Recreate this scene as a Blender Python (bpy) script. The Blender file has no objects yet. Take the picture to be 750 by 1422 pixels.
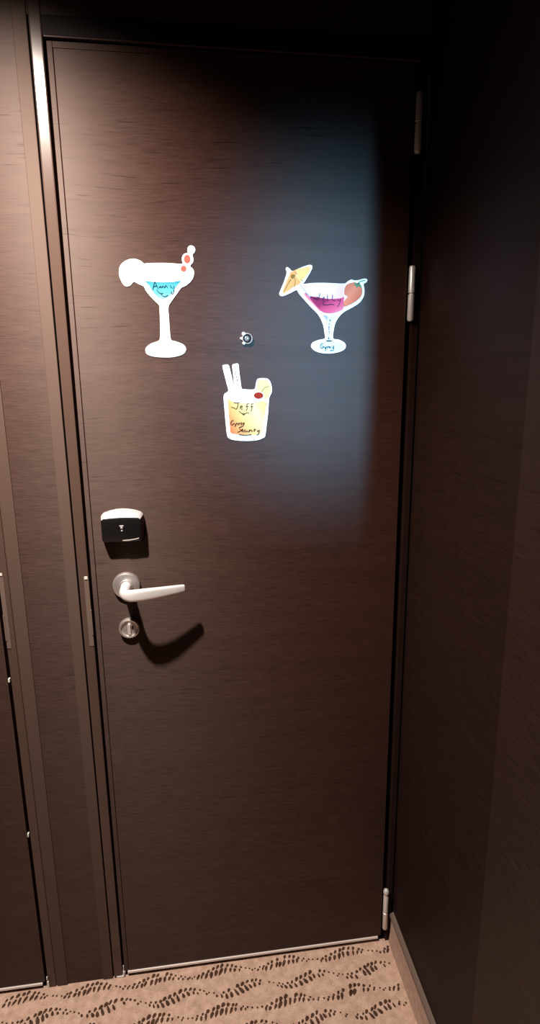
import bpy, bmesh, math, random
from mathutils import Vector, Matrix
random.seed(7)
COL = bpy.context.scene.collection
PI = math.pi

# ------------------------------------------------------------------ outlines of the printed magnets and handwriting, metres on the door (x, z)
DATA = {
    'marg': [(0.1477,1.6436),(0.141,1.6486),(0.1334,1.6512),(0.1258,1.6517),(0.1169,1.6494),(0.1089,1.6449),(0.103,1.6382),(0.1007,1.6298),(0.1008,1.6214),(0.1039,1.6119),(0.1085,1.605),(0.1139,1.6029),(0.1195,1.6047),(0.1249,1.61),(0.1277,1.6115),(0.1352,1.6074),(0.1445,1.6032),(0.1478,1.5964),(0.1551,1.5868),(0.1636,1.5779),(0.1713,1.5698),(0.1717,1.5609),(0.1714,1.5385),(0.1701,1.5131),(0.1667,1.5051),(0.1531,1.5003),(0.143,1.4932),(0.1409,1.486),(0.1446,1.4794),(0.1575,1.4754),(0.1751,1.4741),(0.1928,1.4746),(0.2093,1.4786),(0.217,1.4844),(0.2182,1.4924),(0.2117,1.4993),(0.1972,1.5045),(0.1908,1.5068),(0.1892,1.5216),(0.1886,1.5498),(0.1882,1.561),(0.1895,1.5693),(0.1948,1.5772),(0.2041,1.5889),(0.2133,1.6005),(0.2166,1.6029),(0.2236,1.6058),(0.2329,1.6134),(0.2383,1.622),(0.2396,1.6317),(0.2366,1.6369),(0.2331,1.6401),(0.2342,1.6428),(0.2381,1.6469),(0.2395,1.6529),(0.238,1.6609),(0.2418,1.6645),(0.2436,1.6698),(0.2411,1.675),(0.2355,1.6768),(0.2305,1.6742),(0.2287,1.6691),(0.2292,1.6641),(0.2226,1.6621),(0.2191,1.6578),(0.2177,1.6515),(0.219,1.6452),(0.2158,1.6441),(0.2028,1.6447),(0.185,1.6453),(0.1672,1.645),(0.1539,1.6444)],
    'marg_liq': [(0.1488,1.6131),(0.1632,1.6115),(0.1833,1.6113),(0.2013,1.6124),(0.2138,1.6142),(0.2102,1.6095),(0.2042,1.6024),(0.197,1.5926),(0.1887,1.5843),(0.1795,1.5806),(0.1706,1.5827),(0.1632,1.5912),(0.157,1.6004),(0.1523,1.6078)],
    'marg_tint': [(0.1342,1.6163),(0.1412,1.6151),(0.1477,1.6133),(0.1514,1.6084),(0.1453,1.6092),(0.1387,1.6117)],
    'marg_tint2': [(0.2149,1.6143),(0.2289,1.6241),(0.2354,1.629),(0.2343,1.6241),(0.2262,1.6155),(0.2158,1.6083),(0.2105,1.6078)],
    'marg_ch1': [(0.2339,1.6528),(0.2331,1.6495),(0.2314,1.6468),(0.2289,1.6453),(0.2262,1.6452),(0.2238,1.6467),(0.2222,1.6493),(0.2218,1.6526),(0.2225,1.6559),(0.2243,1.6586),(0.2268,1.6601),(0.2295,1.6601),(0.2318,1.6587),(0.2334,1.6561)],
    'marg_ch2': [(0.2257,1.6357),(0.2249,1.6329),(0.2228,1.6309),(0.2201,1.6301),(0.2174,1.6308),(0.2155,1.6328),(0.2149,1.6356),(0.2158,1.6383),(0.2179,1.6404),(0.2206,1.6412),(0.2233,1.6405),(0.2251,1.6385)],
    'marg_foot': [(0.171,1.4799),(0.1769,1.4805),(0.1843,1.4816),(0.183,1.4799),(0.1768,1.479)],
    'marg_ink': [[(0.1609,1.5976),(0.1633,1.6062),(0.1657,1.612),(0.1678,1.6062),(0.171,1.5992)],[(0.1623,1.603),(0.1695,1.6048)],[(0.173,1.6035),(0.1733,1.601)],[(0.1747,1.601),(0.1758,1.6044),(0.1778,1.6014),(0.1803,1.6047),(0.1828,1.6015),(0.1857,1.6054),(0.1886,1.6015)],[(0.1942,1.6059),(0.195,1.6025),(0.1976,1.6008)],[(0.2003,1.6047),(0.2006,1.5974),(0.198,1.5909),(0.1953,1.5917),(0.1959,1.5947)],[(0.1682,1.5977),(0.1711,1.5934),(0.176,1.5909),(0.1796,1.5918)],[(0.1759,1.5903),(0.1793,1.5864),(0.1831,1.5856),(0.1889,1.5882)]],
    'cosmo': [(0.4159,1.6383),(0.4186,1.6416),(0.424,1.6384),(0.4288,1.6345),(0.4385,1.638),(0.4537,1.6438),(0.4634,1.6462),(0.4682,1.644),(0.4671,1.6376),(0.4613,1.6277),(0.4537,1.6158),(0.4507,1.6113),(0.466,1.6128),(0.4844,1.6136),(0.509,1.6133),(0.5323,1.6127),(0.5385,1.6162),(0.5462,1.6203),(0.5524,1.6189),(0.5602,1.6193),(0.568,1.6214),(0.5742,1.6226),(0.5793,1.6207),(0.5775,1.6158),(0.572,1.612),(0.5738,1.602),(0.5726,1.5891),(0.5644,1.5774),(0.5504,1.5686),(0.5349,1.5607),(0.524,1.5516),(0.5164,1.5399),(0.5125,1.5247),(0.5118,1.5094),(0.5232,1.507),(0.5344,1.5016),(0.538,1.4957),(0.5356,1.4885),(0.5268,1.4838),(0.5109,1.4805),(0.4951,1.4803),(0.4793,1.4833),(0.4692,1.4893),(0.4666,1.4958),(0.4713,1.5023),(0.4822,1.5064),(0.4948,1.5094),(0.494,1.5188),(0.4914,1.5334),(0.485,1.548),(0.4771,1.5581),(0.4647,1.5695),(0.4508,1.5838),(0.4416,1.5936),(0.4373,1.5998),(0.4263,1.5949),(0.4141,1.5897),(0.4065,1.5885),(0.4029,1.5927),(0.4066,1.6018),(0.4127,1.6159),(0.4167,1.6266),(0.4177,1.6327)],
    'cos_glass': [(0.4505,1.6056),(0.4605,1.6092),(0.4738,1.6111),(0.4969,1.6121),(0.5314,1.6114),(0.531,1.5993),(0.5322,1.5885),(0.5264,1.5856),(0.5108,1.5844),(0.4953,1.5854),(0.4798,1.5874),(0.4609,1.5895),(0.4548,1.595)],
    'cos_liq': [(0.4605,1.5894),(0.4702,1.588),(0.4798,1.587),(0.4953,1.5846),(0.5108,1.5841),(0.5264,1.5856),(0.5326,1.5878),(0.5316,1.5777),(0.5316,1.5665),(0.5239,1.5609),(0.5112,1.5574),(0.4975,1.5571),(0.4878,1.5601),(0.478,1.5693),(0.4683,1.5796)],
    'cos_rim': [(0.4548,1.595),(0.4609,1.5895),(0.4683,1.5796),(0.478,1.5693),(0.4868,1.5608),(0.4815,1.563),(0.4703,1.5733),(0.4586,1.584),(0.4519,1.5923)],
    'cos_straw': [(0.5338,1.6047),(0.5376,1.6109),(0.5453,1.6142),(0.5531,1.615),(0.5629,1.6139),(0.5675,1.6077),(0.5696,1.5979),(0.5665,1.5888),(0.5578,1.5806),(0.5462,1.5739),(0.5345,1.5696),(0.5321,1.5705),(0.532,1.5795),(0.5392,1.5886),(0.5333,1.5918),(0.5324,1.5984)],
    'cos_leaf': [(0.5507,1.6159),(0.5554,1.6145),(0.559,1.6131),(0.5621,1.615),(0.5649,1.6118),(0.5674,1.605),(0.5634,1.6071),(0.5607,1.6082),(0.5576,1.6049),(0.5556,1.6092),(0.5512,1.6106),(0.5541,1.6124)],
    'cos_stalk': [[(0.5594,1.6124),(0.5644,1.6171),(0.569,1.6182),(0.5741,1.6194)]],
    'umb_dark': [(0.4246,1.6322),(0.4306,1.6346),(0.4359,1.6366),(0.4385,1.6318),(0.4359,1.6244),(0.4452,1.6159),(0.4425,1.6103),(0.4332,1.6065),(0.4239,1.6003),(0.4132,1.594),(0.4096,1.5946),(0.4119,1.6032),(0.4173,1.6156),(0.422,1.6254)],
    'umb_light': [(0.4359,1.6366),(0.4504,1.6411),(0.4611,1.6433),(0.4644,1.6413),(0.4627,1.6345),(0.4547,1.6246),(0.4452,1.6157),(0.4365,1.6242),(0.4379,1.6299)],
    'umb_pat': [(0.4259,1.6267),(0.4299,1.6286),(0.4343,1.6268),(0.4319,1.6231),(0.4286,1.6206),(0.4259,1.6224)],
    'umb_ink': [[(0.4215,1.6156),(0.4236,1.6166),(0.4246,1.6194)],[(0.4343,1.6329),(0.4369,1.6291)],[(0.4319,1.6231),(0.4343,1.6158),(0.4319,1.6047)],[(0.4259,1.6194),(0.4206,1.6119),(0.4119,1.5971)],[(0.4449,1.6196),(0.4505,1.616)]],
    'umb_stick': [[(0.4441,1.61),(0.4505,1.6024),(0.4573,1.5944),(0.4647,1.5864)]],
    'cos_stem': [(0.4898,1.5551),(0.5034,1.5532),(0.5185,1.5552),(0.5118,1.5437),(0.5092,1.5309),(0.5081,1.5129),(0.5096,1.5039),(0.4972,1.5039),(0.4985,1.5129),(0.4989,1.5309),(0.4967,1.5424)],
    'cos_foot': [(0.5338,1.4941),(0.5327,1.4911),(0.5296,1.4883),(0.5246,1.486),(0.5181,1.4842),(0.5105,1.483),(0.5023,1.4827),(0.4941,1.4831),(0.4865,1.4843),(0.48,1.4861),(0.475,1.4885),(0.4718,1.4912),(0.4707,1.4942),(0.4718,1.4971),(0.4749,1.4999),(0.4798,1.5022),(0.4863,1.504),(0.4939,1.5052),(0.502,1.5055),(0.5101,1.5051),(0.5178,1.504),(0.5243,1.5022),(0.5294,1.4998),(0.5326,1.497)],
    'cos_ink': [[(0.464,1.588),(0.4702,1.5862),(0.4779,1.5841)],[(0.4706,1.5841),(0.4779,1.5824)],[(0.4782,1.5881),(0.4791,1.5806),(0.4817,1.5881),(0.484,1.5945)],[(0.4821,1.5863),(0.4856,1.581)],[(0.4887,1.5832),(0.4918,1.5843),(0.4926,1.5868),(0.4899,1.5864),(0.4891,1.581),(0.4938,1.5793)],[(0.4987,1.5915),(0.4988,1.5802)],[(0.5092,1.5916),(0.5089,1.5821),(0.5157,1.5805)],[(0.519,1.5845),(0.5202,1.5813),(0.5233,1.5806)],[(0.5252,1.5845),(0.5234,1.5759),(0.5192,1.5695)],[(0.4899,1.5771),(0.4915,1.5728),(0.4997,1.5725),(0.5051,1.5739),(0.5121,1.5729)],[(0.4909,1.4989),(0.4883,1.4993),(0.486,1.4968),(0.4855,1.4929),(0.4884,1.4901),(0.4911,1.4919),(0.4915,1.4941),(0.4893,1.494)],[(0.4932,1.4938),(0.4953,1.4902),(0.4976,1.4941)],[(0.4976,1.4941),(0.4955,1.4854)],[(0.4995,1.4935),(0.4998,1.4904),(0.5001,1.493),(0.5025,1.494),(0.5031,1.4906)],[(0.5059,1.4935),(0.5042,1.4927),(0.5059,1.4914),(0.5045,1.4903)],[(0.5086,1.4941),(0.5101,1.4911),(0.5126,1.4914)],[(0.5128,1.4953),(0.5128,1.4902),(0.511,1.4864),(0.5057,1.4854),(0.5078,1.4864)]],
    'cos_vtext': [[(0.5036,1.545),(0.5055,1.5437),(0.5036,1.5422)],[(0.5025,1.5379),(0.5037,1.5354)],[(0.5017,1.5328),(0.5031,1.5307),(0.5017,1.529)],[(0.5019,1.5277),(0.5033,1.5255)],[(0.5027,1.5232),(0.5036,1.5204)],[(0.5026,1.5116),(0.5015,1.5088),(0.5037,1.5083)],[(0.5013,1.5058),(0.5035,1.5039)]],
    'tumb': [(0.2887,1.4565),(0.2909,1.4589),(0.2961,1.4599),(0.3013,1.458),(0.3041,1.4462),(0.3079,1.4299),(0.3113,1.4134),(0.3105,1.4237),(0.3095,1.436),(0.3079,1.4564),(0.3101,1.4604),(0.315,1.4614),(0.3202,1.4603),(0.3215,1.4461),(0.3237,1.4277),(0.3259,1.4132),(0.3318,1.4117),(0.3446,1.4109),(0.3523,1.4125),(0.3543,1.4212),(0.3566,1.4294),(0.3609,1.4325),(0.3705,1.433),(0.379,1.4313),(0.3843,1.424),(0.3867,1.4125),(0.3858,1.4042),(0.3818,1.3959),(0.3802,1.3875),(0.3782,1.3622),(0.3747,1.3367),(0.3723,1.3196),(0.3689,1.3143),(0.3536,1.3092),(0.3297,1.3085),(0.3081,1.3107),(0.2975,1.3148),(0.2938,1.3213),(0.2919,1.3447),(0.2901,1.3742),(0.2891,1.3971),(0.2925,1.4043),(0.2989,1.409),(0.2952,1.4259),(0.2914,1.4423)],
    'tumb_liq': [(0.297,1.3933),(0.3016,1.3911),(0.31,1.387),(0.3291,1.3849),(0.3505,1.3854),(0.3742,1.3872),(0.3729,1.3665),(0.3688,1.3411),(0.3642,1.323),(0.3538,1.3204),(0.3299,1.3201),(0.3106,1.3227),(0.301,1.3265),(0.2999,1.3403),(0.2986,1.3573),(0.2975,1.3783)],
    'lemon': [(0.3571,1.4232),(0.3589,1.4283),(0.3641,1.4306),(0.3768,1.4292),(0.3828,1.4219),(0.3848,1.4115),(0.383,1.4021),(0.3768,1.3928),(0.3699,1.3908),(0.3705,1.3981),(0.3658,1.4055),(0.3594,1.4078),(0.3552,1.4087)],
    'tch': [(0.369,1.399),(0.3682,1.3965),(0.3661,1.3944),(0.3629,1.3931),(0.3592,1.3926),(0.3555,1.3932),(0.3524,1.3946),(0.3504,1.3967),(0.3497,1.3992),(0.3505,1.4017),(0.3526,1.4037),(0.3557,1.4051),(0.3594,1.4056),(0.3631,1.405),(0.3662,1.4036),(0.3683,1.4015)],
    'tch_st': [[(0.3648,1.4061),(0.3698,1.4123),(0.3745,1.4156),(0.3801,1.4172)]],
    'tumb_ink1': [[(0.3088,1.3858),(0.3147,1.385),(0.3212,1.3861)],[(0.3172,1.3855),(0.317,1.3798),(0.3138,1.373),(0.3098,1.375),(0.3037,1.3772)],[(0.3216,1.3757),(0.326,1.3772),(0.3248,1.3797),(0.3219,1.3773),(0.3228,1.373),(0.3271,1.3735)],[(0.3392,1.3846),(0.3351,1.3813),(0.3359,1.3749),(0.3333,1.3694)],[(0.3325,1.3777),(0.3388,1.3785)],[(0.3485,1.3839),(0.3447,1.3812),(0.3452,1.3732),(0.3429,1.3678)],[(0.3422,1.3769),(0.3481,1.3778)],[(0.319,1.3688),(0.3228,1.3656),(0.3281,1.3622),(0.3329,1.3645),(0.3394,1.3654)]],
    'tumb_blob': [[(0.3263,1.3644),(0.3281,1.3613),(0.3301,1.364)]],
    'tumb_ink2': [[(0.308,1.3506),(0.3042,1.3494),(0.302,1.3436),(0.3049,1.3414),(0.3078,1.3453)],[(0.3091,1.3453),(0.3115,1.3416),(0.3147,1.3461)],[(0.3144,1.3455),(0.3097,1.3379)],[(0.3162,1.3442),(0.3168,1.3408),(0.3175,1.3442),(0.3203,1.3448),(0.3205,1.3414)],[(0.3247,1.3462),(0.3225,1.3444),(0.3246,1.3428),(0.3227,1.341)],[(0.3262,1.3453),(0.3271,1.3428),(0.3294,1.3465)],[(0.3294,1.3465),(0.3271,1.3397),(0.3217,1.3367)],[(0.3239,1.3379),(0.3191,1.336),(0.32,1.3329),(0.3221,1.3297),(0.3149,1.3266)],[(0.3231,1.3289),(0.3262,1.331),(0.325,1.3326),(0.3234,1.3296),(0.3277,1.327)],[(0.3316,1.3312),(0.3287,1.3301),(0.3299,1.3272),(0.3334,1.3278)],[(0.3341,1.3309),(0.335,1.3274),(0.3387,1.3277),(0.3391,1.3311),(0.34,1.3273)],[(0.3407,1.3298),(0.3429,1.331),(0.3438,1.3269)],[(0.3463,1.33),(0.3463,1.3272)],[(0.3505,1.3333),(0.3497,1.3268)],[(0.3479,1.3306),(0.353,1.3314)],[(0.3549,1.3301),(0.3564,1.327),(0.3599,1.3307)],[(0.3599,1.3307),(0.3582,1.3223),(0.3537,1.3202)],[(0.3179,1.3222),(0.3304,1.3202),(0.3433,1.3215)]],
    'straw_ink': [[(0.3146,1.4477),(0.3152,1.444)],[(0.3147,1.439),(0.3157,1.435)],[(0.3163,1.4327),(0.3174,1.4273)]],
    'cos_hl': [(0.4898,1.5525),(0.4959,1.5536),(0.5001,1.55),(0.4981,1.543),(0.4939,1.5487)],
}
CAM_LOC = [0.2292, -1.1545, 1.4201]
CAM_R = [0.99118, -0.1321, -0.01059]
CAM_U = [0.03932, 0.21685, 0.97541]
CAM_W = [0.12656, 0.96723, -0.22013]
CAM_F = 783.52
FLOOR = -0.012
WR = 0.692            # face of the right wall
CEIL = 2.20

# ------------------------------------------------------------------ materials
def new_mat(name):
    m = bpy.data.materials.new(name); m.use_nodes = True
    nt = m.node_tree
    return m, nt, nt.nodes['Principled BSDF']

def plain(name, col, rough=.5, metal=0., spec=.5, bump=0., bscale=400.):
    m, nt, b = new_mat(name)
    b.inputs['Base Color'].default_value = (*col, 1); b.inputs['Roughness'].default_value = rough
    b.inputs['Metallic'].default_value = metal; b.inputs['Specular IOR Level'].default_value = spec
    if bump:
        tc = nt.nodes.new('ShaderNodeTexCoord'); n = nt.nodes.new('ShaderNodeTexNoise'); n.inputs['Scale'].default_value = bscale
        bp = nt.nodes.new('ShaderNodeBump'); bp.inputs['Strength'].default_value = bump; bp.inputs['Distance'].default_value = .001
        nt.links.new(tc.outputs['Object'], n.inputs['Vector']); nt.links.new(n.outputs['Fac'], bp.inputs['Height'])
        nt.links.new(bp.outputs['Normal'], b.inputs['Normal'])
    return m

def satin(m, amount):
    """the level grain spreads a highlight up and down"""
    nt = m.node_tree; b = nt.nodes['Principled BSDF']
    tg = nt.nodes.new('ShaderNodeTangent'); tg.direction_type = 'RADIAL'; tg.axis = 'Z'
    nt.links.new(tg.outputs['Tangent'], b.inputs['Tangent'])
    b.inputs['Specular Tint'].default_value = (1, .92, .84, 1)
    b.inputs['Anisotropic'].default_value = amount; b.inputs['Anisotropic Rotation'].default_value = .25
    return m

def veneer(name, dark, light, rough, axis='x', spec=.5, streak=1.0, bump=.25):
    """dark wood veneer, grain running level along the wall"""
    m, nt, b = new_mat(name); N = nt.nodes.new; L = nt.links.new
    tc = N('ShaderNodeTexCoord')
    # slight warp so that the grain is not ruler straight
    wn = N('ShaderNodeTexNoise'); wn.inputs['Scale'].default_value = 2.2; wn.inputs['Detail'].default_value = 1
    L(tc.outputs['Object'], wn.inputs['Vector'])
    wv = N('ShaderNodeVectorMath'); wv.operation = 'MULTIPLY_ADD'
    L(wn.outputs['Color'], wv.inputs[0]); wv.inputs[1].default_value = (0, 0, .035); L(tc.outputs['Object'], wv.inputs[2])
    def streaks(lo, hi, detail):
        mp = N('ShaderNodeMapping'); mp.inputs['Scale'].default_value = (lo, lo, hi)
        L(wv.outputs[0], mp.inputs['Vector'])
        n = N('ShaderNodeTexNoise'); n.inputs['Scale'].default_value = 1; n.inputs['Detail'].default_value = detail
        n.inputs['Roughness'].default_value = .6
        L(mp.outputs[0], n.inputs['Vector']); return n.outputs['Fac']
    broad = streaks(1.8, 34, 3); fine = streaks(28, 420, 3); pores = streaks(11, 250, 2); area = streaks(1.4, 4.5, 1)
    def math_(op, a, c=None, v=None):
        k = N('ShaderNodeMath'); k.operation = op; L(a, k.inputs[0])
        if c is not None: L(c, k.inputs[1])
        elif v is not None: k.inputs[1].default_value = v
        return k.outputs[0]
    def rng(a, f0, f1, t0, t1):
        r = N('ShaderNodeMapRange'); L(a, r.inputs[0])
        for i, v in enumerate((f0, f1, t0, t1)): r.inputs[i + 1].default_value = v
        return r.outputs[0]
    mixv = math_('ADD', math_('MULTIPLY', broad, v=.28), math_('MULTIPLY', fine, v=.72))
    fac = rng(mixv, .3, .7, 0, 1)
    pl = rng(pores, .61, .70, 0, 1)                     # thin dark pore lines
    pl = math_('MULTIPLY', pl, rng(area, .45, .65, .15, 1.))
    mix = N('ShaderNodeMix'); mix.data_type = 'RGBA'; L(fac, mix.inputs['Factor'])
    mix.inputs['A'].default_value = (*dark, 1); mix.inputs['B'].default_value = (*light, 1)
    mix2 = N('ShaderNodeMix'); mix2.data_type = 'RGBA'; L(math_('MULTIPLY', pl, v=.75 * streak), mix2.inputs['Factor'])
    L(mix.outputs['Result'], mix2.inputs['A']); mix2.inputs['B'].default_value = (dark[0] * .35, dark[1] * .35, dark[2] * .35, 1)
    L(mix2.outputs['Result'], b.inputs['Base Color'])
    L(rng(fine, .3, .7, rough - .04, rough + .05), b.inputs['Roughness'])
    L(math_('SUBTRACT', rng(mixv, .3, .7, spec * .80, spec * 1.20), math_('MULTIPLY', pl, v=spec * .5 * streak)), b.inputs['Specular IOR Level'])
    h = math_('SUBTRACT', math_('MULTIPLY', fine, v=.6), pl)
    bp = N('ShaderNodeBump'); bp.inputs['Strength'].default_value = bump; bp.inputs['Distance'].default_value = .0006
    L(h, bp.inputs['Height']); L(bp.outputs['Normal'], b.inputs['Normal'])
    satin(m, .79)
    return m

def gradient(name, stops, origin, direction, rough=.6):
    """printed blend of inks along a direction"""
    m, nt, b = new_mat(name); N = nt.nodes.new; L = nt.links.new
    tc = N('ShaderNodeTexCoord'); d = N('ShaderNodeVectorMath'); d.operation = 'SUBTRACT'; d.inputs[1].default_value = origin
    L(tc.outputs['Object'], d.inputs[0])
    q = N('ShaderNodeVectorMath'); q.operation = 'DOT_PRODUCT'; ln = direction[0] ** 2 + direction[1] ** 2 + direction[2] ** 2
    q.inputs[1].default_value = tuple(v / ln for v in direction); L(d.outputs[0], q.inputs[0])
    r = N('ShaderNodeValToRGB'); L(q.outputs['Value'], r.inputs['Fac'])
    e = r.color_ramp.elements
    e[0].position, e[0].color = stops[0][0], (*stops[0][1], 1); e[1].position, e[1].color = stops[-1][0], (*stops[-1][1], 1)
    for pos, c in stops[1:-1]:
        k = e.new(pos); k.color = (*c, 1)
    L(r.outputs['Color'], b.inputs['Base Color']); b.inputs['Roughness'].default_value = rough; b.inputs['Specular IOR Level'].default_value = .06
    return m

def carpet(name, a, c, bump=.9):
    m, nt, b = new_mat(name); N = nt.nodes.new; L = nt.links.new
    tc = N('ShaderNodeTexCoord')
    n1 = N('ShaderNodeTexNoise'); n1.inputs['Scale'].default_value = 420; n1.inputs['Detail'].default_value = 3
    n2 = N('ShaderNodeTexNoise'); n2.inputs['Scale'].default_value = 60; n2.inputs['Detail'].default_value = 3
    for n in (n1, n2): L(tc.outputs['Object'], n.inputs['Vector'])
    ad = N('ShaderNodeMath'); ad.operation = 'ADD'; L(n1.outputs['Fac'], ad.inputs[0]); L(n2.outputs['Fac'], ad.inputs[1])
    r = N('ShaderNodeMapRange'); L(ad.outputs[0], r.inputs[0]); r.inputs[1].default_value = .75; r.inputs[2].default_value = 1.25
    mx = N('ShaderNodeMix'); mx.data_type = 'RGBA'; L(r.outputs[0], mx.inputs['Factor'])
    mx.inputs['A'].default_value = (*a, 1); mx.inputs['B'].default_value = (*c, 1)
    L(mx.outputs['Result'], b.inputs['Base Color']); b.inputs['Roughness'].default_value = .95; b.inputs['Specular IOR Level'].default_value = .1
    bp = N('ShaderNodeBump'); bp.inputs['Strength'].default_value = bump; bp.inputs['Distance'].default_value = .003
    L(n1.outputs['Fac'], bp.inputs['Height']); L(bp.outputs['Normal'], b.inputs['Normal'])
    return m

M = {}
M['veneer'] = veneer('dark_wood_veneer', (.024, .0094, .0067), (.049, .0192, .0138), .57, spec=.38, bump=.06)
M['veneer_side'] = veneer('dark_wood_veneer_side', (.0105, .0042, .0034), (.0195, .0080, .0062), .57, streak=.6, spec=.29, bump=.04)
M['veneer_lit'] = veneer('dark_wood_veneer_lit', (.0155, .0067, .0054), (.0265, .0117, .0092), .55, streak=.6, spec=.42, bump=.04)  # same wall veneer, lightened in colour where more light falls on it
M['casing'] = satin(plain('brown_metal_casing', (.074, .046, .036), .57, 0., .17, .03, 90), .79)
M['casing_edge'] = plain('brown_jamb_laminate', (.074, .046, .036), .24, .0, .26)
M['header_shaded'] = plain('shaded_header', (.016, .010, .010), .6, 0, .12)  # shade above the lamp's beam put into a dark, dull colour
M['black'] = plain('black_rubber', (.004, .0035, .0035), .7, 0, .2)
M['ceiling'] = plain('dark_ceiling_paint', (.03, .027, .025), .8)
M['far'] = plain('far_wall_paint', (.05, .04, .035), .8)
M['steel'] = plain('brushed_steel', (.92, .90, .89), .30, .45, .5, .04, 900)
M['satin'] = plain('satin_nickel', (.80, .77, .75), .40, .5)
M['rose'] = plain('turned_steel', (.74, .70, .68), .34, .85)
M['chrome'] = plain('polished_chrome', (.84, .78, .74), .22, .55)
M['alu'] = plain('aluminium_strip', (.80, .74, .70), .40, .25)
M['strike'] = plain('bronze_strike_plate', (.16, .115, .095), .35, .2)
M['blackgloss'] = plain('black_gloss_plastic', (.008, .007, .0075), .22, 0, .5)
M['silver'] = plain('silver_plastic', (.80, .78, .77), .42, .25)
M['greymark'] = plain('grey_print', (.42, .40, .41), .5)
M['lens'] = plain('lens_glass', (0.16, 0.155, 0.15), .12, .0)
M['white'] = plain('white_magnet_sheet', (0.82, 0.82, 0.82), 0.6, 0, 0.1)
M['wplast'] = plain('white_plastic', (.75, .72, .69), .5)
M['cyan'] = gradient('cyan_drink_print', [(0, (.12, .62, .70)), (.5, (.22, .74, .82)), (1, (.05, .42, .55))], (.2, 0, 0), (.0, 0, -.05))
M['palecyan'] = plain('pale_cyan_print', (0.3, 0.46, 0.5), 0.6, 0, 0.06)
M['cherrypink'] = plain('coral_cherry_print', (0.42, 0.085, 0.06), 0.6, 0, 0.06)
M['palegrey'] = plain('pale_grey_print', (0.33, 0.34, 0.36), 0.6, 0, 0.06)
M['ink_teal'] = plain('dark_teal_ink', (0.006, 0.045, 0.065), 0.6, 0, 0.06)
M['ink'] = plain('black_ink', (0.01, 0.01, 0.016), 0.6, 0, 0.06)
M['ink_plum'] = plain('plum_ink', (0.05, 0.008, 0.035), 0.6, 0, 0.06)
M['ink_brown'] = plain('brown_ink', (.055, .028, .006), 0.6, 0, 0.06)
M['ink_red'] = plain('dark_red_ink', (.06, .007, .002), 0.6, 0, 0.06)
M['ink_grey'] = plain('grey_violet_ink', (0.06, 0.06, 0.11), 0.6, 0, 0.06)
M['lav'] = plain('pale_lilac_print', (0.5, 0.45, 0.6), 0.6, 0, 0.06)
M['stemlav'] = plain('lilac_grey_print', (0.56, 0.58, 0.68), 0.6, 0, 0.06)
M['stemshade'] = plain('violet_shadow_print', (0.32, 0.32, 0.46), 0.6, 0, 0.06)
M['rosepink'] = plain('rose_print', (0.58, 0.16, 0.22), 0.6, 0, 0.06)
M['magenta'] = None
M['straw'] = None
M['leafg'] = plain('green_leaf_print', (0.09, 0.19, 0.1), 0.6, 0, 0.06)
M['umb_d'] = plain('orange_parasol_print', (0.62, 0.29, 0.1), 0.6, 0, 0.06)
M['umb_l'] = plain('yellow_parasol_print', (0.76, 0.43, 0.16), 0.6, 0, 0.06)
M['ochre'] = plain('ochre_print', (0.22, 0.11, 0.02), 0.6, 0, 0.06)
M['mint'] = plain('pale_mint_print', (0.54, 0.7, 0.74), 0.6, 0, 0.06)
M['lemon'] = plain('pale_lemon_print', (0.54, 0.48, 0.2), 0.6, 0, 0.06)
M['cherry'] = plain('red_cherry_print', (0.22, 0.018, 0.008), 0.6, 0, 0.06)
M['carpet'] = carpet('beige_carpet', (.44, .285, .215), (.66, .47, .365))
M['tuft'] = carpet('brown_carpet_tuft', (.050, .024, .014), (.10, .055, .036))
M['skirt'] = carpet('beige_carpet_skirting', (.40, .27, .21), (.52, .37, .295), .4)
M['skirttrim'] = plain('brown_skirting_edge', (.13, .09, .07), .6, bump=.3, bscale=200)

# ------------------------------------------------------------------ object helpers
WORLD = {}
def obj(name, bm, mat, parent=None, origin=None, smooth=False):
    """one mesh object; the bmesh is in world metres"""
    off = Vector(origin) if origin is not None else (WORLD[parent.name] if parent else Vector((0, 0, 0)))
    bmesh.ops.recalc_face_normals(bm, faces=bm.faces)
    bmesh.ops.translate(bm, verts=bm.verts, vec=-off)
    me = bpy.data.meshes.new(name); bm.to_mesh(me); bm.free()
    for m in (mat if isinstance(mat, (list, tuple)) else [mat]): me.materials.append(m)
    if smooth:
        me.polygons.foreach_set('use_smooth', [True] * len(me.polygons))
        try: me.set_sharp_from_angle(angle=math.radians(38))
        except Exception: pass
    o = bpy.data.objects.new(name, me); COL.objects.link(o)
    if parent: o.parent = parent; o.location = off - WORLD[parent.name]
    else: o.location = off
    WORLD[o.name] = off
    return o

def empty(name, loc):
    o = bpy.data.objects.new(name, None); COL.objects.link(o); o.location = loc; o.empty_display_size = .05
    WORLD[o.name] = Vector(loc); return o

def tag(o, label, cat, kind=None, group=None):
    o['label'] = label; o['category'] = cat
    if kind: o['kind'] = kind
    if group: o['group'] = group
    return o

def box(bm, x0, x1, y0, y1, z0, z1, bev=0.):
    r = bmesh.ops.create_cube(bm, size=1)
    vs = r['verts']
    bmesh.ops.scale(bm, verts=vs, vec=(x1 - x0, y1 - y0, z1 - z0))
    bmesh.ops.translate(bm, verts=vs, vec=((x0 + x1) / 2, (y0 + y1) / 2, (z0 + z1) / 2))
    if bev:
        es = list({e for v in vs for e in v.link_edges})
        bmesh.ops.bevel(bm, geom=es, offset=bev, segments=2, profile=.6, affect='EDGES')

def boxm(*a, bev=0.):
    bm = bmesh.new(); box(bm, *a, bev=bev); return bm

def loops(bm, rings, cap0=True, cap1=True):
    vr = [[bm.verts.new(p) for p in r] for r in rings]
    n = len(vr[0])
    for a, c in zip(vr, vr[1:]):
        for i in range(n): bm.faces.new((a[i], a[(i + 1) % n], c[(i + 1) % n], c[i]))
    if cap0: bm.faces.new(vr[0][::-1])
    if cap1: bm.faces.new(vr[-1])
    return vr

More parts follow.
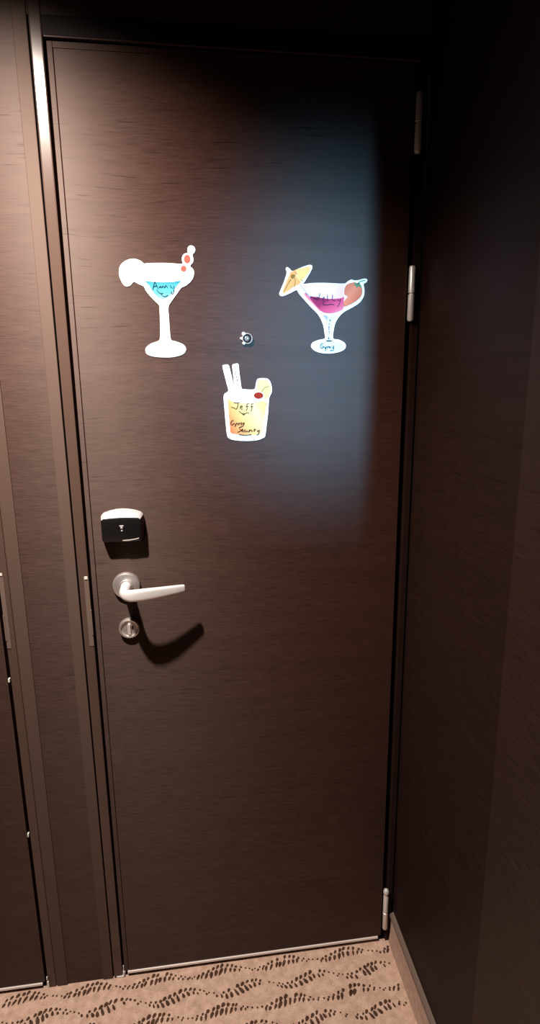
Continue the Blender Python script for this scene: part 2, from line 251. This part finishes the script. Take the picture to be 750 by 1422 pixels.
def lathe_y(bm, cx, cz, prof, n=40, cap0=True, cap1=True):
    """profile of (radius, y) turned about an axis square to the door"""
    loops(bm, [[(cx + r * math.cos(2 * PI * i / n), y, cz + r * math.sin(2 * PI * i / n)) for i in range(n)] for r, y in prof], cap0, cap1)

def lathe_z(bm, cx, cy, prof, n=24):
    loops(bm, [[(cx + r * math.cos(2 * PI * i / n), cy + r * math.sin(2 * PI * i / n), z) for i in range(n)] for r, z in prof])

def smooth_closed(pts, sub=3):
    out = []; n = len(pts)
    for i in range(n):
        p0, p1, p2, p3 = (Vector(pts[(i + k) % n]) for k in (-1, 0, 1, 2))
        for k in range(sub):
            t = k / sub
            out.append(.5 * ((2 * p1) + (p2 - p0) * t + (2 * p0 - 5 * p1 + 4 * p2 - p3) * t * t + (3 * p1 - p0 - 3 * p2 + p3) * t ** 3))
    return out

def smooth_open(pts, sub=4):
    if len(pts) < 3: return [Vector(p) for p in pts]
    q = [pts[0]] + list(pts) + [pts[-1]]; out = []
    for i in range(1, len(q) - 2):
        p0, p1, p2, p3 = (Vector(q[i + k]) for k in (-1, 0, 1, 2))
        for k in range(sub):
            t = k / sub
            out.append(.5 * ((2 * p1) + (p2 - p0) * t + (2 * p0 - 5 * p1 + 4 * p2 - p3) * t * t + (3 * p1 - p0 - 3 * p2 + p3) * t ** 3))
    out.append(Vector(pts[-1])); return out

def cutout(pts, y0, y1, sub=3, smooth=True):
    """flat shape with real thickness, from its outline"""
    bm = bmesh.new()
    P = smooth_closed(pts, sub) if smooth else [Vector(p) for p in pts]
    f = bm.faces.new([bm.verts.new((p.x, y0, p.y)) for p in P])
    r = bmesh.ops.extrude_face_region(bm, geom=[f])
    bmesh.ops.translate(bm, verts=[v for v in r['geom'] if isinstance(v, bmesh.types.BMVert)], vec=(0, y1 - y0, 0))
    bmesh.ops.triangulate(bm, faces=[f for f in bm.faces if len(f.verts) > 4])
    return bm

def strokes(lines, y, w, taper=False):
    """pen strokes: thin raised ribbons"""
    bm = bmesh.new()
    for ln in lines:
        P = smooth_open(ln); n = len(P)
        L_, R_ = [], []
        for i, p in enumerate(P):
            t = (P[min(i + 1, n - 1)] - P[max(i - 1, 0)])
            if t.length < 1e-9: t = Vector((1, 0))
            t.normalize(); nrm = Vector((-t.y, t.x)) * w * .5
            if taper: nrm *= 1 - .6 * i / (n - 1)
            L_.append(p + nrm); R_.append(p - nrm)
        for yy in (y,):
            a = [bm.verts.new((q.x, yy, q.y)) for q in L_]; c = [bm.verts.new((q.x, yy, q.y)) for q in R_]
            for i in range(n - 1): bm.faces.new((a[i], a[i + 1], c[i + 1], c[i]))
    r = bmesh.ops.extrude_face_region(bm, geom=bm.faces[:])
    bmesh.ops.translate(bm, verts=[v for v in r['geom'] if isinstance(v, bmesh.types.BMVert)], vec=(0, .00025, 0))
    return bm

# ------------------------------------------------------------------ the setting
TH = .10
def structure(name, bm, mat, label, cat, parent=None, origin=None):
    o = obj(name, bm, mat, parent, origin)
    if not parent: tag(o, label, cat, 'structure')
    return o

# wall holding both doors, in pieces round the door openings
bm = bmesh.new()
box(bm, -.1328, -.0486, .0015, TH, FLOOR, CEIL)                 # the narrow panel between the two doors
box(bm, -1.25, -.90, .0015, TH, FLOOR, CEIL)
box(bm, -.90, -.1328, .0015, TH, 2.034, CEIL)                  # above the left door
box(bm, -.0486, WR + .10, .0015, TH, 2.034, CEIL)              # above the main door
structure('wall_front', bm, M['veneer'], 'narrow dark brown veneer wall panel between the two doors, and above them', 'wall')
# right wall: the stretch next to the door, then round its outer corner
bm = bmesh.new(); box(bm, WR, WR + .10, -.4055, .0, FLOOR, CEIL); box(bm, WR + .002, WR + .10, -.64, -.4055, FLOOR, CEIL)
box(bm, WR + .1, 2.6, -.64, -.54, FLOOR, CEIL)
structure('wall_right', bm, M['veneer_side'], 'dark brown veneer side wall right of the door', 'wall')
bm = boxm(WR - .0015, WR + .002, -.64, -.4055, FLOOR, CEIL)  # near end of the wall as its own panel, brighter light in its colour
structure('trim_5', bm, M['veneer_lit'], 'near end of the right wall, its veneer coloured lighter for the light on it', 'wall panel')
structure('wall_left', boxm(-1.35, -1.25, -4.4, TH, FLOOR, CEIL), M['far'], 'brown side wall closing the left end of the passage', 'wall')
structure('wall_far', boxm(2.6, 2.7, -4.4, -.54, FLOOR, CEIL), M['far'], 'brown side wall far right of the passage', 'wall')
structure('wall_back', boxm(-1.35, 2.7, -4.4, -4.3, FLOOR, CEIL), M['far'], 'brown wall far behind the camera', 'wall')
structure('ceiling', boxm(-1.35, 2.7, -4.4, TH, CEIL, CEIL + .1), M['ceiling'], 'dark ceiling over the passage', 'ceiling')
# carpeted floor with rows of leafy brown tufts
bm = bmesh.new(); box(bm, -1.35, 2.7, -4.4, TH, FLOOR - .1, FLOOR)
def tick(cx, cy, ang, ln, wd):
    n = 8; z = FLOOR + .0006; ca, sa = math.cos(ang), math.sin(ang); vs = []
    for i in range(n):
        t = 2 * PI * i / n; u = ln * .5 * math.cos(t); v = wd * .5 * math.sin(t) * (1 + .35 * math.cos(t))
        vs.append(bm.verts.new((cx + u * ca - v * sa, cy + u * sa + v * ca, z)))
    f = bm.faces.new(vs); f.material_index = 1
PER = .158
for row in range(0, 26):
    yb = -.0215 - row * .0465
    ph = .557 if row % 2 else .557 - PER * .45
    x = -1.2 + random.random() * .01
    while x < .676:
        u = (x - ph) / PER * 2 * PI
        if row % 2: yc = yb - .0085 * math.cos(u) ; th = .5 + .5 * math.sin(u - .15)       # fullest where the row climbs
        else: yc = yb - .0065 * math.cos(u); th = .5 + .5 * math.sin(u - .9)
        th = max(.0, th) ** 1.1
        for side in (1, -1):
            ln = (.0046 + .0076 * th if side > 0 else .0056 + .0128 * th) * random.uniform(.8, 1.2)
            if th < .12 and side < 0 and random.random() < .6: continue
            off = (.0022 + .0052 * th) if side > 0 else -(.0012 + .0062 * th)
            ang = math.radians(random.uniform(46, 68)) if side > 0 else math.radians(random.uniform(-78, -50))
            if not row % 2 and side < 0: ang = math.radians(random.uniform(58, 88))
            px = x + (.004 if side > 0 else 0) + random.uniform(-.0015, .0015); py = yc + off + random.uniform(-.001, .001)
            if px < .675 and py < -.004 and random.random() < .95:
                tick(px, py, ang, ln, (.0048 + .0028 * th) * random.uniform(.8, 1.2))
        x += random.uniform(.0098, .0132)
fl = structure('floor', bm, [M['carpet'], M['tuft']], 'beige carpet with wavy rows of dark brown leaf marks', 'floor')

# carpet skirting along the right wall with its bound upper edge
bm = bmesh.new()
pr = [(WR, FLOOR), (WR - .011, FLOOR), (WR - .0075, .02), (WR - .006, .066), (WR, .066)]
vr = loops(bm, [[(x, y, z) for x, z in pr] for y in (-.006, -.64)])
base = structure('baseboard_right', bm, M['skirt'], 'beige carpeted skirting along the foot of the right wall', 'baseboard')
bm = bmesh.new()
pr = [(WR, .066), (WR - .009, .0655), (WR - .0105, .069), (WR - .0095, .075), (WR - .005, .079), (WR, .080)]
loops(bm, [[(x, y, z) for x, z in pr] for y in (-.004, -.64)])
obj('edge_strip', bm, M['skirttrim'], base)['label'] = 'darker rounded strip along the top edge'

# ------------------------------------------------------------------ door frames
def casing_piece(bm, x0, x1, z0, z1, y0, y1, bev=.0018):
    box(bm, x0, x1, y0, y1, z0, z1, bev)

# main door, left side: flat outer casing, shadow groove, inner jamb
t1 = obj('trim_1', boxm(-.0486, -.0248, -.0012, .05, FLOOR, CEIL, bev=.0012), M['casing'], None, (-.0248, 0, FLOOR))
tag(t1, 'flat brown door casing left of the main door, with a shadow groove', 'door frame', 'structure')
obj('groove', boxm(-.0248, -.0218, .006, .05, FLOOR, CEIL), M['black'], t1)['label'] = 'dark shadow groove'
obj('jamb', boxm(-.0218, -.0012, -.0012, .05, FLOOR, CEIL, bev=.0022), M['casing_edge'], t1)
sp = bmesh.new(); box(sp, -.0112, -.0016, -.0022, -.0010, .8800, 1.0330, .0004)
box(sp, -.0040, -.0009, -.0034, .004, .905, .962, .0006)
stk = obj('strike_plate', sp, M['strike'], t1); stk['label'] = 'dull bronze strike plate let into the jamb'
obj('plate_tip', boxm(-.0100, -.0030, -.0036, -.0020, 1.0300, 1.0365, bev=.0008), M['alu'], stk)
bm = bmesh.new(); box(bm, -.0155, .0025, -.003, .004, FLOOR, -.006, .0006); box(bm, .0002, .0042, -.003, .003, -.006, .006, .0006); box(bm, .0014, .0030, -.002, .002, .006, .022, .0003)
obj('seal_end', bm, M['wplast'], t1)['label'] = 'white plastic end piece at the foot of the jamb'
# left door, right side
t2 = obj('trim_2', boxm(-.1582, -.1328, -.0012, .05, FLOOR, CEIL, bev=.0012), M['casing'], None, (-.1582, 0, FLOOR))
tag(t2, 'flat brown door casing right of the left door, at the left picture edge', 'door frame', 'structure')
obj('groove', boxm(-.1600, -.1582, .002, .05, FLOOR, CEIL), M['casing_edge'], t2)
obj('jamb', boxm(-.1782, -.1600, -.0012, .05, FLOOR, CEIL, bev=.0016), M['casing_edge'], t2)
sp = bmesh.new(); box(sp, -.1778, -.1690, -.0022, -.0010, .8870, 1.0500, .0004); box(sp, -.1784, -.1752, -.0034, .004, .905, .962, .0006)
stk = obj('strike_plate', sp, M['strike'], t2); stk['label'] = 'dull bronze strike plate let into the jamb'
obj('plate_tip', boxm(-.1765, -.1700, -.0036, -.0020, 1.0470, 1.0530, bev=.0008), M['alu'], stk)
bm = bmesh.new(); box(bm, -.1805, -.1760, -.003, .003, FLOOR, .008, .0006); box(bm, -.1808, -.1785, -.002, .002, .012, .020, .0004)
obj('seal_end', bm, M['wplast'], t2)['label'] = 'white plastic end piece at the foot of the jamb'
# heads over the doors
t3 = obj('trim_3', boxm(-.0012, WR, -.0012, .05, 2.0035, 2.034, bev=.0014), M['header_shaded'], None, (.3, 0, 2.0035))
obj('lip', boxm(.0004, .6735, -.0022, .004, 2.0008, 2.0033, bev=.0006), M['casing_edge'], t3)['label'] = 'thin lighter lip along the lower edge of the frame head'
tag(t3, 'frame head over the main door, coloured dark for the shade above the beam', 'door frame', 'structure')
t6 = obj('trim_6', boxm(-.88, -.1782, -.0012, .05, 2.0035, 2.034, bev=.0014), M['header_shaded'], None, (-.5, 0, 2.0035))
tag(t6, 'brown frame head over the left door, beyond the picture edge', 'door frame', 'structure')
t7 = obj('trim_7', boxm(-.90, -.868, -.0012, .05, FLOOR, 2.034, bev=.0014), M['casing'], None, (-.88, 0, FLOOR))
tag(t7, 'brown casing on the far side of the left door', 'door frame', 'structure')
# hinge side: slim strip in the corner
bm = boxm(.6735, .688, -.0015, .05, FLOOR, 2.0035, bev=.0012)
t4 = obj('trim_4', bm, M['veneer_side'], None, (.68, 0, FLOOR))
tag(t4, 'slim dark frame strip in the corner behind the hinges', 'door frame', 'structure')

# ------------------------------------------------------------------ doors
def leaf(bm, x0, x1, z0, z1): box(bm, x0, x1, .0, .042, z0, z1, .0010)
d1 = empty('door_1', (.33, 0, FLOOR))
tag(d1, 'dark brown veneered door with lever handle, card reader and three cocktail magnets', 'door', 'structure')
BW = .0105
bm = bmesh.new(); box(bm, .0040 + BW, .6615, .0, .042, .0055, 1.9962 - BW, .0006)
obj('panel', bm, M['veneer'], d1)
bm = bmesh.new(); box(bm, .0040, .0040 + BW - .0010, .0, .042, .0055, 1.9962, .0007)
box(bm, .0040 + BW - .0010, .6615, .0, .042, 1.9962 - BW + .0008, 1.9962, .0007)
obj('edge_band', bm, M['veneer'], d1)
obj('bottom_strip', boxm(.0115, .6535, -.0028, .004, -.0012, .0050, bev=.0009), M['alu'], d1)['label'] = 'thin pale metal strip along the bottom edge'
obj('seal', boxm(.0, .6735, .030, .048, FLOOR, 2.0035), M['black'], d1)
obj('threshold', boxm(.0042, .6735, .0045, .05, FLOOR, -.0085), M['black'], d1)

# lever handle
bm = bmesh.new()
path = [(.0745, -.007, 1.0125, .0108, .0108), (.0745, -.030, 1.0125, .0104, .0104), (.0748, -.046, 1.0125, .0104, .0102), (.0768, -.056, 1.0126, .0108, .0098),
        (.0815, -.0640, 1.0128, .0115, .0092), (.0890, -.0685, 1.0131, .0120, .0082), (.1000, -.0698, 1.0136, .0122, .0070), (.1150, -.0688, 1.0144, .0120, .0062),
        (.1350, -.0652, 1.0150, .0112, .0056), (.1550, -.0602, 1.0155, .0100, .0052), (.1750, -.0548, 1.0160, .0088, .0048), (.1930, -.0500, 1.0163, .0078, .0044), (.1955, -.0494, 1.0163, .0070, .0036)]
rings = []; n = 28
for i, (x, y, z, h, w) in enumerate(path):
    a = Vector(path[min(i + 1, len(path) - 1)][:2]) - Vector(path[max(i - 1, 0)][:2]); a.normalize()
    side = Vector((-a.y, a.x)); e = 2.0 if i < 4 else min(2.0 + (i - 3) * .35, 3.6); r = []
    for k in range(n):
        t = 2 * PI * k / n; c, s = math.cos(t), math.sin(t)
        u = w * math.copysign(abs(c) ** (2 / e), c); v = h * math.copysign(abs(s) ** (2 / e), s)
        r.append((x + side.x * u, y + side.y * u, z + v))
    rings.append(r)
loops(bm, rings)
hd = obj('door_handle', bm, M['steel'], d1, smooth=True); hd['label'] = 'brushed steel lever handle'
bm = bmesh.new(); lathe_y(bm, .0745, 1.0125, [(.0285, .0), (.0285, -.0050), (.0275, -.0078), (.0250, -.0092), (.0145, -.0096), (.0135, -.0125), (.0112, -.0130)], 56)
obj('rose', bm, M['rose'], hd, smooth=True)
# lock below the handle
bm = bmesh.new(); lathe_y(bm, .0745, .9170, [(.0218, 0), (.0218, -.0060), (.0212, -.0088), (.0192, -.0098), (.0172, -.0090), (.0166, -.0058), (.004, -.0054)], 48)
lk = obj('lock_cylinder', bm, M['rose'], d1, smooth=True); lk['label'] = 'round steel lock rosette with a turn slot'
bm = bmesh.new(); box(bm, .0715, .0775, -.0098, -.005, .9030, .9270, .0012)
obj('turn_piece', bm, M['chrome'], lk)
obj('slot', boxm(.0795, .0830, -.0060, -.0050, .9140, .9220), M['black'], lk)

# card reader over the handle
def rrect(x0, x1, z0, z1, y, rad, arch=0., n=6):
    out = []
    for cx, cz, a0 in ((x1 - rad, z1 - rad, 0), (x0 + rad, z1 - rad, 90), (x0 + rad, z0 + rad, 180), (x1 - rad, z0 + rad, 270)):
        for k in range(n + 1):
            a = math.radians(a0 + 90 * k / n); out.append([cx + rad * math.cos(a), y, cz + rad * math.sin(a)])
        if a0 == 0:
            for k in range(1, 6): out.append([x1 - rad + (x0 - x1 + 2 * rad) * k / 6, y, z1])
    mid = (x0 + x1) / 2; hw = (x1 - x0) / 2
    for p in out:
        if p[2] > (z0 + z1) / 2: p[2] += arch * max(0, 1 - ((p[0] - mid) / hw) ** 2)
        else: p[2] -= arch * .25 * max(0, 1 - ((p[0] - mid) / hw) ** 2)
    return out
bm = bmesh.new()
loops(bm, [rrect(.0330, .1185, 1.1090, 1.1665, .0, .008, .0100), rrect(.0330, .1185, 1.1090, 1.1665, -.0060, .008, .0100),
           rrect(.0350, .1150, 1.1120, 1.1625, -.0195, .007, .0030), rrect(.0362, .1138, 1.1135, 1.1615, -.0222, .006, .0022), rrect(.0385, .1115, 1.1165, 1.1590, -.0236, .005, .0012)])
for f in bm.faces:
    f.normal_update()
rd = obj('card_reader', bm, [M['blackgloss']], d1, smooth=True); rd['label'] = 'black card reader with a bright silver top'
# silver cap lying over the upper slope
bm = bmesh.new(); st = []
o0, o1 = rrect(.0328, .1187, 1.1092, 1.1670, -.0002, .008, .0103), rrect(.0328, .1187, 1.1092, 1.1670, -.0062, .008, .0103)
o2, o3 = rrect(.0348, .1152, 1.1122, 1.1633, -.0200, .007, .0032), rrect(.0366, .1134, 1.1135, 1.1612, -.0229, .006, .0022)
idx = list(range(2, 17)); grid = [[bm.verts.new(r[i]) for i in idx] for r in (o0, o1, o2, o3)]
for a, c in zip(grid, grid[1:]):
    for i in range(len(idx) - 1): bm.faces.new((a[i], a[i + 1], c[i + 1], c[i]))
r = bmesh.ops.solidify(bm, geom=bm.faces[:], thickness=.0006)
obj('silver_cap', bm, M['silver'], rd, smooth=True)
bm = bmesh.new(); box(bm, .0715, .0795, -.0242, -.0234, 1.1452, 1.1475, .0003); box(bm, .0735, .0775, -.0242, -.0234, 1.1410, 1.1452); box(bm, .0742, .0770, -.0242, -.0234, 1.1352, 1.1378)
obj('card_symbol', bm, M['greymark'], rd)['label'] = 'small pale card slot symbol'

bm = bmesh.new(); loops(bm, [[(x, -.0232 + d[0], z + d[1]) for d in ((0, .0004), (-.0009, .0010), (-.0009, -.0004), (0, -.0006))] for x, z in ((.0760, 1.1157), (.0900, 1.1162), (.1000, 1.1174), (.1085, 1.1192))])  # highlight on the reader's lower lip, modelled as a pale strip
obj('edge_strip', bm, M['alu'], rd)['label'] = 'pale strip standing for a highlight along the lower edge'

# door viewer with its cover swung aside
PX, PZ = .3385, 1.5088
bm = bmesh.new(); lathe_y(bm, PX, PZ, [(.0102, 0), (.0102, -.0040), (.0098, -.0054), (.0090, -.0056), (.0086, -.0040), (.0070, -.0022), (.003, -.0020)], 40)
pv = obj('peephole', bm, M['chrome'], d1, smooth=True); pv['label'] = 'round chrome door viewer with its cover swung aside'
bm = bmesh.new(); lathe_y(bm, PX, PZ, [(.0089, -.0034), (.0085, -.0040), (.0052, -.0040), (.0048, -.0028)], 32)
obj('lens_ring', bm, M['black'], pv, smooth=True)
bm = bmesh.new(); lathe_y(bm, PX - .0006, PZ, [(.0050, -.0020), (.0048, -.0040), (.0034, -.0049), (.0012, -.0052)], 28)
obj('lens', bm, M['lens'], pv, smooth=True)
bm = bmesh.new()
for ang, ln, rr in ((128, .0112, .0040), (178, .0118, .0028), (232, .0108, .0034)):
    a = math.radians(ang); lathe_y(bm, PX + ln * math.cos(a), PZ + ln * math.sin(a), [(rr, 0), (rr, -.0030), (rr * .8, -.0042), (rr * .3, -.0046)], 18)
obj('viewer_cover', bm, M['chrome'], pv, smooth=True)

# three hinges on the right edge
def hinge(z0, z1):
    zm = (z0 + z1) / 2; R = .0064; bm = bmesh.new()
    lathe_z(bm, .6695, -.0055, [(.002, z0), (R * .75, z0 + .0006), (R, z0 + .003), (R, zm - .0022), (R * .70, zm - .0012), (R * .70, zm + .0008)])
    lathe_z(bm, .6695, -.0055, [(R * .70, zm - .0004), (R * .70, zm + .0008), (R, zm + .0018), (R, z1 - .003), (R * .75, z1 - .0006), (.002, z1)])
    h = obj('hinge', bm, M['satin'], d1, smooth=True); h['label'] = 'satin steel barrel hinge'
    return h
hinge(1.846, 1.9495); hinge(1.542, 1.647)
h3 = hinge(.0320, .1400)
bm = bmesh.new(); lathe_z(bm, .6695, -.0055, [(.0025, .1385), (.0060, .1415), (.0074, .1465), (.0074, .1495), (.0060, .1540), (.0025, .1568)])
obj('finial', bm, M['satin'], h3, smooth=True)

# left door: only its right edge shows
d2 = empty('door_2', (-.52, 0, FLOOR)); tag(d2, 'second dark brown door, cut off by the left picture edge', 'door', 'structure')
bm = bmesh.new(); box(bm, -.864, -.1855, .0, .042, .0055, 1.9962, .0010)
obj('panel', bm, M['veneer'], d2)
obj('bottom_strip', boxm(-.852, -.1910, -.0028, .004, -.0012, .0050, bev=.0009), M['alu'], d2)['label'] = 'thin pale metal strip along the bottom edge'
obj('seal', boxm(-.868, -.1782, .030, .048, FLOOR, 2.0035), M['black'], d2)
obj('threshold', boxm(-.868, -.1840, .0045, .05, FLOOR, -.0085), M['black'], d2)
for z in (.813, .426):  # pale blocks drawn for glints of light leaking through the gap
    obj('gap_glint', boxm(-.1842, -.1812, -.0012, .006, z - .004, z + .004, bev=.0006), M['wplast'], d2)['label'] = 'tiny white block standing for a glint of light in the door gap'

# ------------------------------------------------------------------ the three magnets on the door
Y0, Y1, YP, YQ, YI = -.0001, -.0013, -.0016, -.0019, -.0022
def magnet(name, key, label, origin, group):
    o = obj(name, cutout(DATA[key], Y0, Y1), M['white'], None, origin)
    return tag(o, label, 'magnet', None, group)
def pr(name, key, mat, parent, y=YP, sub=3, label=None):
    o = obj(name, cutout(DATA[key], Y1 + .0001, y, sub), M[mat] if isinstance(mat, str) else mat, parent)
    if label: o['label'] = label
    return o
def ink(name, lines, mat, parent, w=.0011, taper=False):
    return obj(name, strokes(lines, YI - .0001, w, taper), M[mat], parent)
GR = 'cocktail magnets on the door'
mg = magnet('margarita_magnet', 'marg', 'white margarita glass magnet with blue drink, upper left on the brown door', (.18, 0, 1.4765), GR)
zt = max(p[1] for p in DATA['marg_liq']) - 1.4765; zb = min(p[1] for p in DATA['marg_liq']) - 1.4765
M['cyan'] = gradient('cyan_drink', [(0, (.010, .16, .23)), (.22, (.055, .28, .36)), (.7, (.085, .33, .40)), (1, (.22, .46, .52))], (0, 0, zt), (0, 0, zb - zt))
pr('drink_print', 'marg_liq', 'cyan', mg, label='blue drink in the bowl')
pr('glass_shading', 'marg_tint', 'palecyan', mg); pr('glass_shading', 'marg_tint2', 'palecyan', mg)
pr('cherry_print', 'marg_ch1', 'cherrypink', mg, label='upper red cherry on the pick'); pr('cherry_print', 'marg_ch2', 'cherrypink', mg, label='lower red cherry at the rim')
pr('foot_mark', 'marg_foot', 'palegrey', mg, sub=2)
ink('lettering', DATA['marg_ink'], 'ink_teal', mg, .0013)

co = magnet('martini_magnet', 'cosmo', 'martini glass magnet with pink drink, paper parasol and strawberry on the door', (.51, 0, 1.476), GR)
ox, oz = .51, 1.476
zs = [p[1] - oz for p in DATA['cos_liq']]
M['magenta'] = gradient('pink_drink', [(0, (.24, .020, .075)), (.22, (.44, .05, .13)), (.6, (.58, .09, .17)), (1, (.66, .22, .27))], (0, 0, max(zs)), (.02, 0, min(zs) - max(zs)))
xs = [p[0] - ox for p in DATA['cos_straw']]
M['straw'] = gradient('strawberry_print', [(0, (.42, .10, .06)), (.5, (.64, .19, .11)), (1, (.48, .10, .05))], (min(xs), 0, .14), (max(xs) - min(xs), 0, -.03))
zg = [p[1] - oz for p in DATA['cos_glass']]
M['lavg'] = gradient('lilac_glass', [(0, (.76, .62, .68)), (1, (.66, .38, .48))], (-.03, 0, max(zg)), (.05, 0, -.03))
pr('glass_print', 'cos_glass', 'lavg', co, label='pale lilac empty part of the glass')
pr('drink_print', 'cos_liq', 'magenta', co, YQ, label='deep pink drink')
pr('drink_edge', 'cos_rim', 'rosepink', co)
pr('stem_print', 'cos_stem', 'stemlav', co); pr('stem_shadow', 'cos_hl', 'stemshade', co, YQ)
pr('foot_print', 'cos_foot', 'mint', co, label='pale mint foot of the glass')
sb = pr('strawberry_print', 'cos_straw', 'straw', co, YQ, label='red strawberry on the rim')
obj('leaf_print', cutout(DATA['cos_leaf'], YQ + .0001, YI), M['leafg'], sb)
obj('stalk', strokes(DATA['cos_stalk'], YI, .0016), M['leafg'], sb)
up = pr('parasol_print', 'umb_dark', 'umb_d', co, label='orange and yellow paper parasol')
obj('parasol_panel', cutout(DATA['umb_light'], YP + .0001, YQ), M['umb_l'], up)
obj('parasol_pattern', cutout(DATA['umb_pat'], YP + .0001, YI), M['ochre'], up)
obj('parasol_ribs', strokes(DATA['umb_ink'], YI, .0008), M['ochre'], up)
obj('parasol_stick', strokes(DATA['umb_stick'], YI, .0022), M['stemshade'], up)
ink('lettering', DATA['cos_ink'][:9], 'ink_plum', co, .0011)
ink('foot_lettering', DATA['cos_ink'][9:], 'ink', co, .0013)
ink('stem_lettering', DATA['cos_vtext'], 'ink_grey', co, .0014)

tb = magnet('tumbler_magnet', 'tumb', 'short tumbler magnet with amber drink, two straws and lemon, lowest on the door', (.34, 0, 1.318), GR)
ox, oz = .34, 1.318
X = [p[0] - ox for p in DATA['tumb_liq']]; Z = [p[1] - oz for p in DATA['tumb_liq']]
M['amber'] = gradient('amber_drink', [(0, (.46, .080, .032)), (.16, (.54, .19, .075)), (.36, (.60, .32, .12)), (.58, (.63, .45, .19)), (.85, (.65, .54, .28)), (1, (.58, .37, .17))],
                      (min(X), 0, min(Z)), (max(X) - min(X) - .0, 0, (max(Z) - min(Z)) * .55))
pr('drink_print', 'tumb_liq', 'amber', tb, label='amber drink fading to pale yellow')
pr('lemon_print', 'lemon', 'lemon', tb, label='pale lemon slice on the rim')
ch = pr('cherry_print', 'tch', 'cherry', tb, YQ, label='dark red cherry beside the lemon')
obj('cherry_stalk', strokes(DATA['tch_st'], YI, .0008), M['ochre'], ch)
ink('lettering', DATA['tumb_ink1'], 'ink_brown', tb, .00125)
ink('flourish', DATA['tumb_blob'], 'ink_brown', tb, .0020)
ink('lower_lettering', DATA['tumb_ink2'], 'ink_red', tb, .0015)
ink('straw_marks', DATA['straw_ink'], 'ink_brown', tb, .00125)

# ------------------------------------------------------------------ light: one ceiling spotlight, and an added blue spotlight behind
LAMP = Vector((-.145, -.55, 2.165))
sd = bpy.data.lights.new('spot_lamp', 'SPOT'); sd.energy = 185; sd.color = (1, .865, .765)
sd.spot_size = math.radians(128); sd.spot_blend = 1.0; sd.shadow_soft_size = .022
so = bpy.data.objects.new('spot_lamp', sd); COL.objects.link(so); so.location = LAMP
aim = Vector((-.26, .0, .34)); so.rotation_euler = (aim - LAMP).to_track_quat('-Z', 'Y').to_euler()

# unseen blue spotlight added for the cool patch on the door, past the corner of the right wall
FAR = Vector((1.22, -4.0, 1.76))
fd = bpy.data.lights.new('added_blue_spot', 'SPOT'); fd.energy = 1330; fd.color = (.24, .62, 1)
fd.spot_size = math.radians(10.6); fd.spot_blend = 1.0; fd.shadow_soft_size = .12
fo = bpy.data.objects.new('added_blue_spot', fd); COL.objects.link(fo); fo.location = FAR
fo.rotation_euler = (Vector((.50, 0, 1.49)) - FAR).to_track_quat('-Z', 'Y').to_euler()

w = bpy.data.worlds.new('World'); bpy.context.scene.world = w; w.use_nodes = True
w.node_tree.nodes['Background'].inputs['Color'].default_value = (.02, .018, .018, 1); w.node_tree.nodes['Background'].inputs['Strength'].default_value = .05

# ------------------------------------------------------------------ camera
cd = bpy.data.cameras.new('camera'); cam = bpy.data.objects.new('camera', cd); COL.objects.link(cam)
R_, U_, W_ = Vector(CAM_R), Vector(CAM_U), Vector(CAM_W)
mat = Matrix((R_, U_, -W_)).transposed().to_4x4(); mat.translation = Vector(CAM_LOC); cam.matrix_world = mat
cd.sensor_fit = 'VERTICAL'; cd.sensor_height = 36.0; cd.lens = CAM_F / 1422 * 36.0; cd.clip_start = .02
sc = bpy.context.scene; sc.camera = cam
sc.view_settings.view_transform = 'Standard'; sc.view_settings.look = 'None'; sc.view_settings.exposure = 0.22; sc.view_settings.gamma = 1.0
sc.view_settings.use_curve_mapping = False
try:
    sc.cycles.use_denoising = True
except Exception: pass
